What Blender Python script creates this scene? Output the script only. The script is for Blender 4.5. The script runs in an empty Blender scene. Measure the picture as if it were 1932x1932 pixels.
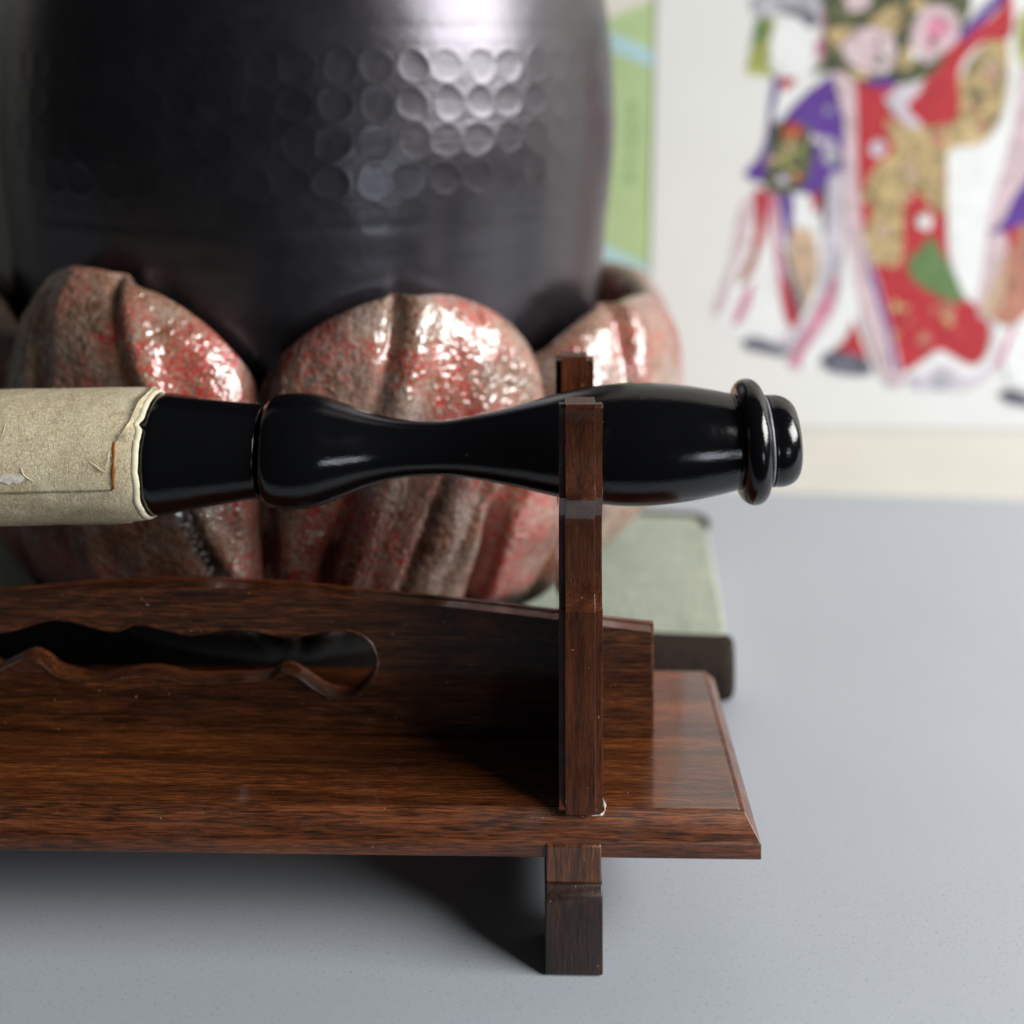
import bpy, math, random
import numpy as np
from mathutils import Vector, Matrix, noise

C = bpy.context.scene
MM = 0.001
random.seed(7)

# ------------------------------------------------------------------ camera
# all measurements below are millimetres: X right, Y away from the camera, Z up, desk top at Z = 0
CAM_H = 238.0
F = 2200.0            # focal length in 1/1932 frame widths
HZ = 80.0             # eye level, 1/1932 from the top of the frame
cam_d = bpy.data.cameras.new('camera')
cam = bpy.data.objects.new('camera', cam_d)
C.collection.objects.link(cam)
C.camera = cam
cam.location = (0, 0, CAM_H * MM)
cam.rotation_euler = (math.radians(90), 0, 0)
cam_d.sensor_width = 36
cam_d.lens = 36 * F / 1932
cam_d.shift_y = -(966 - HZ) / 1932
cam_d.clip_start = 0.01
cam_d.clip_end = 50
cam_d.dof.use_dof = True
cam_d.dof.focus_distance = 0.309
cam_d.dof.aperture_fstop = 4.6
cam_d.dof.aperture_blades = 0

# ------------------------------------------------------------------ light
w = bpy.data.worlds.new('World')
C.world = w
w.use_nodes = True
bg = w.node_tree.nodes['Background']
bg.inputs['Color'].default_value = (0.88, 0.94, 1.0, 1)
bg.inputs['Strength'].default_value = 0.035

def area(name, loc, target, sx, sy, power, col):
    l = bpy.data.lights.new(name, 'AREA')
    l.shape = 'RECTANGLE'; l.size = sx; l.size_y = sy
    l.energy = power; l.color = col
    o = bpy.data.objects.new(name, l)
    C.collection.objects.link(o)
    o.location = loc
    o.rotation_euler = (Vector(target) - Vector(loc)).to_track_quat('-Z', 'Y').to_euler()
    return o
area('window_light', (1.26, -0.16, 0.72), (0.0, 0.40, 0.10), 0.95, 0.74, 45, (1.0, 0.985, 0.96))
area('low_window_light', (0.64, -0.80, -0.10), (0.0, 0.31, 0.12), 0.22, 0.13, 1.1, (0.85, 0.92, 1.0))

C.view_settings.view_transform = 'Standard'
C.view_settings.look = 'None'
C.view_settings.exposure = 0.0
C.view_settings.gamma = 1.0

# ------------------------------------------------------------------ helpers
def mesh_obj(name, verts, faces, mat, parent=None, smooth=False, M=None):
    me = bpy.data.meshes.new(name)
    v = [(a * MM, b * MM, c * MM) for a, b, c in verts]
    me.from_pydata(v, [], faces)
    me.validate()
    if M is not None:
        me.transform(M)
    if smooth:
        me.polygons.foreach_set('use_smooth', [True] * len(me.polygons))
    me.materials.append(mat)
    me.update()
    o = bpy.data.objects.new(name, me)
    C.collection.objects.link(o)
    if parent is not None:
        o.parent = parent
    return o

def empty(name, loc=(0, 0, 0)):
    o = bpy.data.objects.new(name, None)
    o.empty_display_size = 0.01
    C.collection.objects.link(o)
    o.location = [c * MM for c in loc]
    return o

def adopt(child, parent):
    """parent keeping world place"""
    child.parent = parent
    child.matrix_parent_inverse = Matrix.Translation(-parent.location) if parent.rotation_euler[2] == 0 else \
        (Matrix.Translation(parent.location) @ parent.rotation_euler.to_matrix().to_4x4()).inverted()

def tag(o, label=None, cat=None, kind=None, group=None):
    if label: o['label'] = label
    if cat: o['category'] = cat
    if kind: o['kind'] = kind
    if group: o['group'] = group
    return o

def bevel(o, wd, seg=2, ang=30):
    m = o.modifiers.new('bevel', 'BEVEL')
    m.width = wd * MM; m.segments = seg
    m.limit_method = 'ANGLE'; m.angle_limit = math.radians(ang)
    m.harden_normals = False
    o.data.polygons.foreach_set('use_smooth', [True] * len(o.data.polygons))
    try:
        o.data.set_sharp_from_angle(angle=math.radians(50))
    except Exception:
        pass
    return o

def box(name, x0, x1, y0, y1, z0, z1, mat, parent=None, bev=0.4):
    v = [(x0,y0,z0),(x1,y0,z0),(x1,y1,z0),(x0,y1,z0),(x0,y0,z1),(x1,y0,z1),(x1,y1,z1),(x0,y1,z1)]
    f = [(0,3,2,1),(4,5,6,7),(0,1,5,4),(1,2,6,5),(2,3,7,6),(3,0,4,7)]
    o = mesh_obj(name, v, f, mat, parent)
    if bev: bevel(o, bev)
    return o

def catmull(pts, n):
    out = []
    P = [pts[0]] + list(pts) + [pts[-1]]
    for i in range(1, len(P) - 2):
        for k in range(n):
            t = k / n
            a, b, c, d = P[i-1], P[i], P[i+1], P[i+2]
            out.append(tuple(0.5 * ((2*b[j]) + (-a[j]+c[j])*t + (2*a[j]-5*b[j]+4*c[j]-d[j])*t*t + (-a[j]+3*b[j]-3*c[j]+d[j])*t**3) for j in range(len(b))))
    out.append(tuple(pts[-1]))
    return out

# ------------------------------------------------------------------ materials
def newmat(name):
    m = bpy.data.materials.new(name); m.use_nodes = True
    nt = m.node_tree
    b = nt.nodes['Principled BSDF']
    return m, nt, b

def N(nt, t, **kw):
    n = nt.nodes.new(t)
    for k, v in kw.items():
        if k in n.inputs.keys() if isinstance(k, str) else False:
            n.inputs[k].default_value = v
        else:
            setattr(n, k, v)
    return n

def tex_coord(nt, scale=(1,1,1), rot=(0,0,0), loc=(0,0,0)):
    tc = nt.nodes.new('ShaderNodeTexCoord')
    mp = nt.nodes.new('ShaderNodeMapping')
    mp.inputs['Scale'].default_value = scale
    mp.inputs['Rotation'].default_value = rot
    mp.inputs['Location'].default_value = loc
    nt.links.new(tc.outputs['Object'], mp.inputs['Vector'])
    return mp.outputs['Vector']

def noise_n(nt, vec, scale, detail=4, rough=0.55, dist=0.0):
    n = nt.nodes.new('ShaderNodeTexNoise')
    n.inputs['Scale'].default_value = scale
    n.inputs['Detail'].default_value = detail
    n.inputs['Roughness'].default_value = rough
    n.inputs['Distortion'].default_value = dist
    nt.links.new(vec, n.inputs['Vector'])
    return n.outputs['Fac']

def ramp(nt, fac, stops, interp='LINEAR'):
    r = nt.nodes.new('ShaderNodeValToRGB')
    r.color_ramp.interpolation = interp
    el = r.color_ramp.elements
    while len(el) > 1: el.remove(el[0])
    el[0].position = stops[0][0]; el[0].color = tuple(stops[0][1]) + (1,)
    for p, c in stops[1:]:
        e = el.new(p); e.color = tuple(c) + (1,)
    nt.links.new(fac, r.inputs['Fac'])
    return r.outputs['Color']

def g(v): return (v, v, v)

def mixc(nt, fac, a, b, mode='MIX'):
    m = nt.nodes.new('ShaderNodeMix'); m.data_type = 'RGBA'; m.blend_type = mode
    for inp, val in ((m.inputs['Factor'], fac), (m.inputs['A'], a), (m.inputs['B'], b)):
        pass
    ins = {'f': m.inputs[0], 'a': m.inputs[6], 'b': m.inputs[7]}
    for k, val in (('f', fac), ('a', a), ('b', b)):
        if hasattr(val, 'is_linked') or hasattr(val, 'links'):
            nt.links.new(val, ins[k])
        elif k == 'f':
            ins[k].default_value = val
        else:
            ins[k].default_value = tuple(val) + (1,)
    return m.outputs[2]

def bump(nt, b, h, strength, dist=0.001, prev=None):
    n = nt.nodes.new('ShaderNodeBump')
    n.inputs['Strength'].default_value = strength
    n.inputs['Distance'].default_value = dist
    nt.links.new(h, n.inputs['Height'])
    if prev is not None: nt.links.new(prev, n.inputs['Normal'])
    nt.links.new(n.outputs['Normal'], b.inputs['Normal'])
    return n.outputs['Normal']

def wood(name, grain='X', dark=(0.018, 0.006, 0.002), mid=(0.092, 0.028, 0.008), light=(0.23, 0.078, 0.023),
         rough=0.22, coat=0.5, dust=True, tilt=0.0, contrast=1.0, coat_rough=0.12):
    m, nt, b = newmat(name)
    sc = {'X': (0.055, 1, 1), 'Y': (1, 0.055, 1), 'Z': (1, 1, 0.055)}[grain]
    rot = (0, math.radians(tilt), 0)
    v = tex_coord(nt, sc, rot)
    warp = noise_n(nt, v, 60, 3, 0.5)
    n1 = noise_n(nt, v, 620, 6, 0.65, 0.6)
    n2 = noise_n(nt, v, 2600, 4, 0.7, 0.3)
    big = noise_n(nt, v, 90, 3, 0.5, 1.0)
    mm = nt.nodes.new('ShaderNodeMath'); mm.operation = 'MULTIPLY_ADD'
    nt.links.new(n2, mm.inputs[0]); mm.inputs[1].default_value = 0.62
    m2 = nt.nodes.new('ShaderNodeMath'); m2.operation = 'MULTIPLY'; m2.inputs[1].default_value = 0.38
    nt.links.new(n1, m2.inputs[0]); nt.links.new(m2.outputs[0], mm.inputs[2])
    col = ramp(nt, mm.outputs[0], [(0.5 - 0.09 / contrast, dark), (0.50, mid), (0.5 + 0.10 / contrast, light)])
    tint = ramp(nt, big, [(0.35, (0.55, 0.50, 0.50)), (0.65, (1.25, 1.15, 1.05))])
    col = mixc(nt, 1.0, col, tint, 'MULTIPLY')
    if dust:
        vd = tex_coord(nt)
        dn = noise_n(nt, vd, 900, 2, 0.5)
        dm = ramp(nt, dn, [(0.74, g(0)), (0.78, g(1))])
        col = mixc(nt, dm, col, (0.32, 0.22, 0.16))
        sm = ramp(nt, noise_n(nt, vd, 55, 5, 0.6), [(0.3, g(rough * 0.75)), (0.75, g(rough * 1.5))])
        nt.links.new(sm, b.inputs['Roughness'])
    else:
        b.inputs['Roughness'].default_value = rough
    nt.links.new(col, b.inputs['Base Color'])
    b.inputs['Coat Weight'].default_value = coat
    b.inputs['Coat Roughness'].default_value = coat_rough
    b.inputs['Coat IOR'].default_value = 1.6
    bn = bump(nt, b, mm.outputs[0], 0.35, 0.0003)
    return m

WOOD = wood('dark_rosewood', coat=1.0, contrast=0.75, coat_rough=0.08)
WOOD_PANEL = wood('rosewood_panel_shaded', coat=0.6, contrast=0.9, tilt=2, dark=(0.009, 0.003, 0.0013), mid=(0.048, 0.016, 0.005), light=(0.145, 0.048, 0.014), rough=0.3)  # darker copy of the rosewood, the panel's shade put into its colour
WOOD_EDGE = wood('dark_rosewood_edge', tilt=-5, light=(0.19, 0.060, 0.022), rough=0.34, coat=0.25)
WOOD_V = wood('rosewood_upright', 'Z', dark=(0.010, 0.0045, 0.003), mid=(0.075, 0.021, 0.007), light=(0.16, 0.050, 0.014), rough=0.28, coat=1.0, contrast=0.55, coat_rough=0.05)
WOOD_END = wood('rosewood_end_grain', 'Z', dark=(0.006, 0.003, 0.002), mid=(0.022, 0.010, 0.006), light=(0.055, 0.025, 0.014), rough=0.45, coat=0.1)
WOOD_NECK = wood('rosewood_neck_grain', 'Z', dark=(0.03, 0.009, 0.003), mid=(0.09, 0.03, 0.009), light=(0.2, 0.08, 0.03), rough=0.35, coat=0.3)

def lacquer():
    m, nt, b = newmat('black_lacquer')
    v = tex_coord(nt)
    d = noise_n(nt, v, 700, 2, 0.5)
    dm = ramp(nt, d, [(0.765, g(0)), (0.80, g(1))])
    nt.links.new(mixc(nt, dm, (0.0025, 0.0027, 0.0035), (0.07, 0.07, 0.08)), b.inputs['Base Color'])
    rr = ramp(nt, noise_n(nt, v, 120, 5, 0.6), [(0.35, g(0.07)), (0.7, g(0.17))])
    nt.links.new(rr, b.inputs['Roughness'])
    b.inputs['IOR'].default_value = 1.5
    h = noise_n(nt, v, 160, 4, 0.55)
    n1 = bump(nt, b, h, 0.10, 0.0006)
    h2 = noise_n(nt, tex_coord(nt, (0.12, 1, 1), (0.1, 0.2, 0.3)), 1500, 4, 0.7)
    bump(nt, b, h2, 0.16, 0.0003, n1)
    return m
LACQ = lacquer()

def paper(name, tone=1.0):
    m, nt, b = newmat(name)
    v = tex_coord(nt)
    a = noise_n(nt, v, 70, 6, 0.7, 0.4)
    f = noise_n(nt, tex_coord(nt, (1, 1, 0.5), (0.3, 0.4, 0.6)), 900, 5, 0.75, 2.5)
    s = noise_n(nt, v, 1700, 3, 0.6)
    c = ramp(nt, a, [(0.30, (0.36*tone, 0.295*tone, 0.18*tone)), (0.5, (0.50*tone, 0.43*tone, 0.29*tone)), (0.70, (0.60*tone, 0.54*tone, 0.38*tone))])
    c = mixc(nt, 0.65, c, ramp(nt, f, [(0.38, g(0.5)), (0.5, g(0.95)), (0.62, g(1.35))]), 'MULTIPLY')
    c = mixc(nt, 0.5, c, ramp(nt, s, [(0.4, g(0.7)), (0.6, g(1.2))]), 'MULTIPLY')
    nt.links.new(c, b.inputs['Base Color'])
    b.inputs['Roughness'].default_value = 0.8
    n1 = bump(nt, b, f, 0.5, 0.0005)
    bump(nt, b, a, 0.35, 0.001, n1)
    return m
PAPER = paper('aged_paper', 1.22)
PAPER2 = paper('aged_paper_under', 1.28)

def plain(name, col, rough=0.6, nscale=0, amt=0.15, bmp=0.0, coat=0):
    m, nt, b = newmat(name)
    b.inputs['Roughness'].default_value = rough
    b.inputs['Coat Weight'].default_value = coat
    if nscale:
        v = tex_coord(nt)
        n = noise_n(nt, v, nscale, 5, 0.65)
        c = mixc(nt, 1.0, col, ramp(nt, n, [(0.3, g(1 - amt)), (0.7, g(1 + amt))]), 'MULTIPLY')
        nt.links.new(c, b.inputs['Base Color'])
        if bmp: bump(nt, b, n, bmp, 0.0005)
    else:
        b.inputs['Base Color'].default_value = tuple(col) + (1,)
    return m

def desk_mat():
    m, nt, b = newmat('grey_laminate')
    v = tex_coord(nt)
    big = noise_n(nt, v, 8, 4, 0.5)
    c = ramp(nt, big, [(0.3, (0.372, 0.408, 0.455)), (0.7, (0.405, 0.440, 0.487))])
    s = noise_n(nt, v, 1150, 3, 0.7)
    c = mixc(nt, ramp(nt, s, [(0.58, g(0)), (0.70, g(0.7))]), c, (0.18, 0.20, 0.24))
    s2 = noise_n(nt, v, 900, 2, 0.6)
    c = mixc(nt, ramp(nt, s2, [(0.60, g(0)), (0.72, g(0.4))]), c, (0.48, 0.51, 0.56))
    nt.links.new(c, b.inputs['Base Color'])
    b.inputs['Roughness'].default_value = 0.5
    bump(nt, b, s, 0.12, 0.0002)
    return m

def glaze():
    m, nt, b = newmat('mottled_red_glaze')
    v = tex_coord(nt)
    def band(vec, scale, dist, centre, wdt, soft, lo, hi, detail=3):
        n = noise_n(nt, vec, scale, detail, 0.55, dist)
        return ramp(nt, n, [(centre - wdt - soft, g(lo)), (centre - wdt, g(hi)), (centre + wdt, g(hi)), (centre + wdt + soft, g(lo))])
    a = noise_n(nt, v, 24, 5, 0.6, 0.8)
    c = ramp(nt, a, [(0.28, (0.20, 0.055, 0.035)), (0.40, (0.38, 0.14, 0.095)), (0.48, (0.24, 0.145, 0.09)), (0.56, (0.33, 0.265, 0.22)), (0.66, (0.25, 0.20, 0.18)), (0.76, (0.40, 0.16, 0.11))])
    brown = noise_n(nt, tex_coord(nt, loc=(2, 2, 2)), 60, 4, 0.6, 1.0)
    c = mixc(nt, ramp(nt, brown, [(0.50, g(0)), (0.60, g(0.75))]), c, (0.13, 0.065, 0.032))
    sw = band(tex_coord(nt, loc=(3, 1, 2)), 250, 2.4, 0.5, 0.025, 0.02, 0, 0.75)
    c = mixc(nt, sw, c, (0.50, 0.41, 0.34))
    red = band(tex_coord(nt, loc=(1, 5, 2)), 230, 2.6, 0.46, 0.034, 0.02, 0, 1)
    spots = ramp(nt, noise_n(nt, tex_coord(nt, loc=(9, 5, 2)), 300, 2, 0.5, 0.6), [(0.60, g(0)), (0.64, g(1))])
    mx = nt.nodes.new('ShaderNodeMath'); mx.operation = 'MAXIMUM'
    nt.links.new(red, mx.inputs[0]); nt.links.new(spots, mx.inputs[1])
    zone = ramp(nt, noise_n(nt, tex_coord(nt, loc=(7, 5, 2)), 30, 3, 0.5), [(0.42, g(0.08)), (0.56, g(0.95))])
    ml = nt.nodes.new('ShaderNodeMath'); ml.operation = 'MULTIPLY'
    nt.links.new(mx.outputs[0], ml.inputs[0]); nt.links.new(zone, ml.inputs[1])
    c = mixc(nt, ml.outputs[0], c, (0.50, 0.028, 0.024))
    c = mixc(nt, 1.0, c, (0.80, 0.73, 0.69), 'MULTIPLY')
    nt.links.new(c, b.inputs['Base Color'])
    b.inputs['Roughness'].default_value = 0.6
    b.inputs['Specular IOR Level'].default_value = 0.15
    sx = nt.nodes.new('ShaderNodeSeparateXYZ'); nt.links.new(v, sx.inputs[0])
    foot = nt.nodes.new('ShaderNodeMapRange')       # underside kept dark and matte: its shade is painted in by height
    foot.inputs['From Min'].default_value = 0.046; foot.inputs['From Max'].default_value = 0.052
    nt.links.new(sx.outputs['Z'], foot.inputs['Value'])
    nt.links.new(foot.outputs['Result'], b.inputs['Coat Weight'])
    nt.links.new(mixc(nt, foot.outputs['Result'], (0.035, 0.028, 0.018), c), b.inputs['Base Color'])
    b.inputs['Coat IOR'].default_value = 1.9
    b.inputs['Coat Roughness'].default_value = 0.035
    h = noise_n(nt, v, 100, 3, 0.5, 1.2)
    n1 = bump(nt, b, h, 0.45, 0.0016)
    h2 = noise_n(nt, v, 430, 1, 0.4, 0.6)
    n2 = bump(nt, b, h2, 0.85, 0.0008, n1)
    nt.links.new(n2, b.inputs['Coat Normal'])
    return m
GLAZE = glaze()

def vase_mat():
    m, nt, b = newmat('burnished_black_metal')
    v = tex_coord(nt)
    n = noise_n(nt, v, 60, 5, 0.6)
    c = ramp(nt, n, [(0.3, (0.006, 0.0058, 0.0068)), (0.7, (0.013, 0.012, 0.014))])
    nt.links.new(c, b.inputs['Base Color'])
    b.inputs['Metallic'].default_value = 0.0; b.inputs['Specular Tint'].default_value = (0.93, 0.88, 1.0, 1)
    nt.links.new(ramp(nt, noise_n(nt, v, 30, 5, 0.7), [(0.3, g(0.27)), (0.75, g(0.37))]), b.inputs['Roughness'])
    b.inputs['Specular IOR Level'].default_value = 0.95
    r = noise_n(nt, tex_coord(nt, (0.05, 0.05, 1)), 700, 3, 0.6)
    n1 = bump(nt, b, r, 0.10, 0.0004)
    bump(nt, b, noise_n(nt, v, 110, 4, 0.6), 0.18, 0.0008, n1)
    return m
VASE = vase_mat()

# ------------------------------------------------------------------ setting: desk and wall
YAW = math.radians(-4.9)      # the desk and its wall are turned a little to the view
WP = Vector((137, 617))       # a point on the foot of the wall
wd = Vector((math.cos(YAW), math.sin(YAW)))     # along the wall
wn = Vector((-wd.y, wd.x))                       # away from the camera
def wallpt(x, off, z):
    """x = world X of the point on the wall line, off = distance in front of the wall"""
    t = (x - WP.x) / wd.x
    p = WP + wd * t - wn * off
    return (p.x, p.y, z)

desk = mesh_obj('desk_top', [(-900,240,0),(620,240,0),(620,760,0),(-900,760,0),(-900,240,-30),(620,240,-30),(620,760,-30),(-900,760,-30)],
                [(0,1,2,3),(4,7,6,5),(0,4,5,1),(1,5,6,2),(2,6,7,3),(3,7,4,0)], desk_mat())
tag(desk, kind='structure')
WALL = plain('cream_wall_paint', (0.71, 0.68, 0.60), 0.7, 40, 0.03, 0.05)
wl = [wallpt(-900, 0, -28), wallpt(1000, 0, -28), wallpt(1000, 0, 900), wallpt(-900, 0, 900)]
wb = [wallpt(-900, -60, -28), wallpt(1000, -60, -28), wallpt(1000, -60, 900), wallpt(-900, -60, 900)]
wall = mesh_obj('wall', wl + wb, [(0,1,2,3),(4,7,6,5),(0,4,5,1),(1,5,6,2),(2,6,7,3),(3,7,4,0)], WALL)
tag(wall, kind='structure')

# ------------------------------------------------------------------ wall prints
def on_wall(px, py, off):
    """point of the wall sheet plane seen at (px,py)"""
    u = (px - 966) / F
    # X = u*Y ; point on line WP - wn*off + wd*t
    b0 = WP - wn * off
    t = (u * b0.y - b0.x) / (wd.x - u * wd.y)
    p = b0 + wd * t
    return (p.x, p.y, CAM_H - (py - HZ) * p.y / F)

def wall_patch(name, pts, off, th, mat, parent, smooth_n=0):
    """flat cut-out of real thickness, lying 'off' mm in front of the wall"""
    if smooth_n:
        q = catmull([pts[-1]] + pts + [pts[0]], smooth_n)
        q = q[smooth_n:-1 - smooth_n + 0]
        pts = q
    ar = sum(pts[i][0]*pts[(i+1) % len(pts)][1] - pts[(i+1) % len(pts)][0]*pts[i][1] for i in range(len(pts)))
    if ar > 0: pts = pts[::-1]       # counter-clockwise as seen from the front
    base = [on_wall(x, y, off) for x, y in pts]
    n = len(base)
    fr = [(p[0] - wn.x * th, p[1] - wn.y * th, p[2]) for p in base]
    v = fr + base
    f = [tuple(range(n))] + [(i, n + i, n + (i + 1) % n, (i + 1) % n) for i in range(n)]
    o = mesh_obj(name, v, f, mat)
    if parent is not None: adopt(o, parent)
    return o

GREEN = plain('pale_green_card', (0.43, 0.56, 0.28), 0.75, 60, 0.08)
BLUE = plain('pale_blue_print', (0.42, 0.62, 0.66), 0.75, 80, 0.08)
INK = plain('faded_green_ink', (0.24, 0.36, 0.17), 0.8)
card = empty('green_card', on_wall(1190, 520, 1))
card.location.z = on_wall(1190, 760, 1)[2] * MM
tag(card, 'pale green card with light blue slanting stripes between vase and white print', 'card')
wall_patch('sheet', [(1060, 72), (1247, -5), (1239, 800), (1060, 800)], 0.2, 0.3, GREEN, card)
wall_patch('stripe', [(1130, 52), (1152, 60), (1244, 100), (1244, 132), (1152, 96), (1130, 86)], 0.53, 0.05, BLUE, card)
wall_patch('stripe', [(1120, 446), (1145, 462), (1236, 508), (1236, 542), (1200, 530), (1142, 496), (1120, 486)], 0.53, 0.05, BLUE, card)
ch = [(1193, 204, 11), (1192, 240, 8), (1191, 270, 9), (1190, 304, 8), (1188, 336, 10)]
for cx, cy, s in ch:      # a column of small printed characters, too faint to read
    vs, fs = [], []
    for k in range(5):
        if k < 3:
            y = cy - s + k * s * 0.95; x0, x1 = cx - s * random.uniform(.6, 1), cx + s * random.uniform(.6, 1)
            q = [(x0, y - 1.3), (x1, y - 2.2), (x1, y + 0.8), (x0, y + 1.7)]
        else:
            x = cx + (k - 3.5) * s * 0.9
            q = [(x - 1.4, cy - s * 1.1), (x + 1.4, cy - s * 1.1), (x + 1.0, cy + s * 1.1), (x - 1.8, cy + s * 1.1)]
        off = 0.6 + 0.02 * k
        b0 = len(vs)
        vs += [on_wall(a, b, off) for a, b in q]
        fs.append((b0, b0 + 3, b0 + 2, b0 + 1))
    o = mesh_obj('printed_character', vs, fs, INK); adopt(o, card)

SHEET = plain('white_print_paper', (0.74, 0.745, 0.72), 0.7, 25, 0.02, 0.05)
prt = empty('art_print', on_wall(1600, 800, 2))
tag(prt, 'white art print on the wall showing figures in purple and red kimono', 'print')
wall_patch('sheet', [(1240, -60), (2330, -60), (2330, 815), (1222, 803)], 0.8, 0.3, SHEET, prt)
def cloth(name, col, sc=260, amt=0.18):
    """printed crepe: woven grain, small flecks of a lighter and a darker tone, a crinkled surface"""
    m, nt, b = newmat(name)
    v = tex_coord(nt)
    n = noise_n(nt, v, sc, 5, 0.7, 0.6)
    c = mixc(nt, 1.0, col, ramp(nt, n, [(0.34, g(1 - amt * 1.6)), (0.5, g(1)), (0.66, g(1 + amt * 1.4))]), 'MULTIPLY')
    fl = noise_n(nt, tex_coord(nt, loc=(4, 2, 1)), 160, 3, 0.6, 1.5)
    c = mixc(nt, ramp(nt, fl, [(0.62, g(0)), (0.67, g(min(1, amt * 2.2)))]), c, tuple(min(0.8, x * 1.3 + 0.10) for x in col))
    c = mixc(nt, ramp(nt, fl, [(0.32, g(min(1, amt * 2.2))), (0.37, g(0))]), c, tuple(x * 0.45 for x in col))
    nt.links.new(c, b.inputs['Base Color'])
    b.inputs['Roughness'].default_value = 0.8
    bump(nt, b, n, 0.5, 0.0008)
    return m
PAL = {
 'purple': cloth('purple_print', (0.105, 0.040, 0.27)),
 'red': cloth('red_print', (0.44, 0.028, 0.038)),
 'gold': cloth('gold_print', (0.44, 0.33, 0.16), 120, 0.42),
 'tan': cloth('tan_print', (0.50, 0.36, 0.25), 150, 0.3),
 'olive': cloth('olive_print', (0.085, 0.095, 0.045), 130, 0.5),
 'green': cloth('green_print', (0.12, 0.21, 0.075)),
 'lime': cloth('lime_print', (0.38, 0.40, 0.11), 60, 0.35),
 'pink': cloth('pink_print', (0.60, 0.47, 0.50), 140, 0.15),
 'rose': cloth('rose_print', (0.58, 0.22, 0.32), 140, 0.25),
 'white': cloth('white_print', (0.78, 0.80, 0.80), 90, 0.04),
 'grey': cloth('grey_print', (0.40, 0.40, 0.44), 120, 0.25),
 'lilac': cloth('lilac_print', (0.56, 0.52, 0.58), 120, 0.15),
 'dark': cloth('dark_print', (0.12, 0.12, 0.16), 120, 0.5),
 'brown': cloth('brown_print', (0.42, 0.19, 0.13), 120, 0.2),
}
def circ(cx, cy, r, n=14, k=0.18):
    return [(cx + r * (1 + k * random.uniform(-1, 1)) * math.cos(a * math.tau / n), cy + r * (1 + k * random.uniform(-1, 1)) * math.sin(a * math.tau / n)) for a in range(n)]
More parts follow.
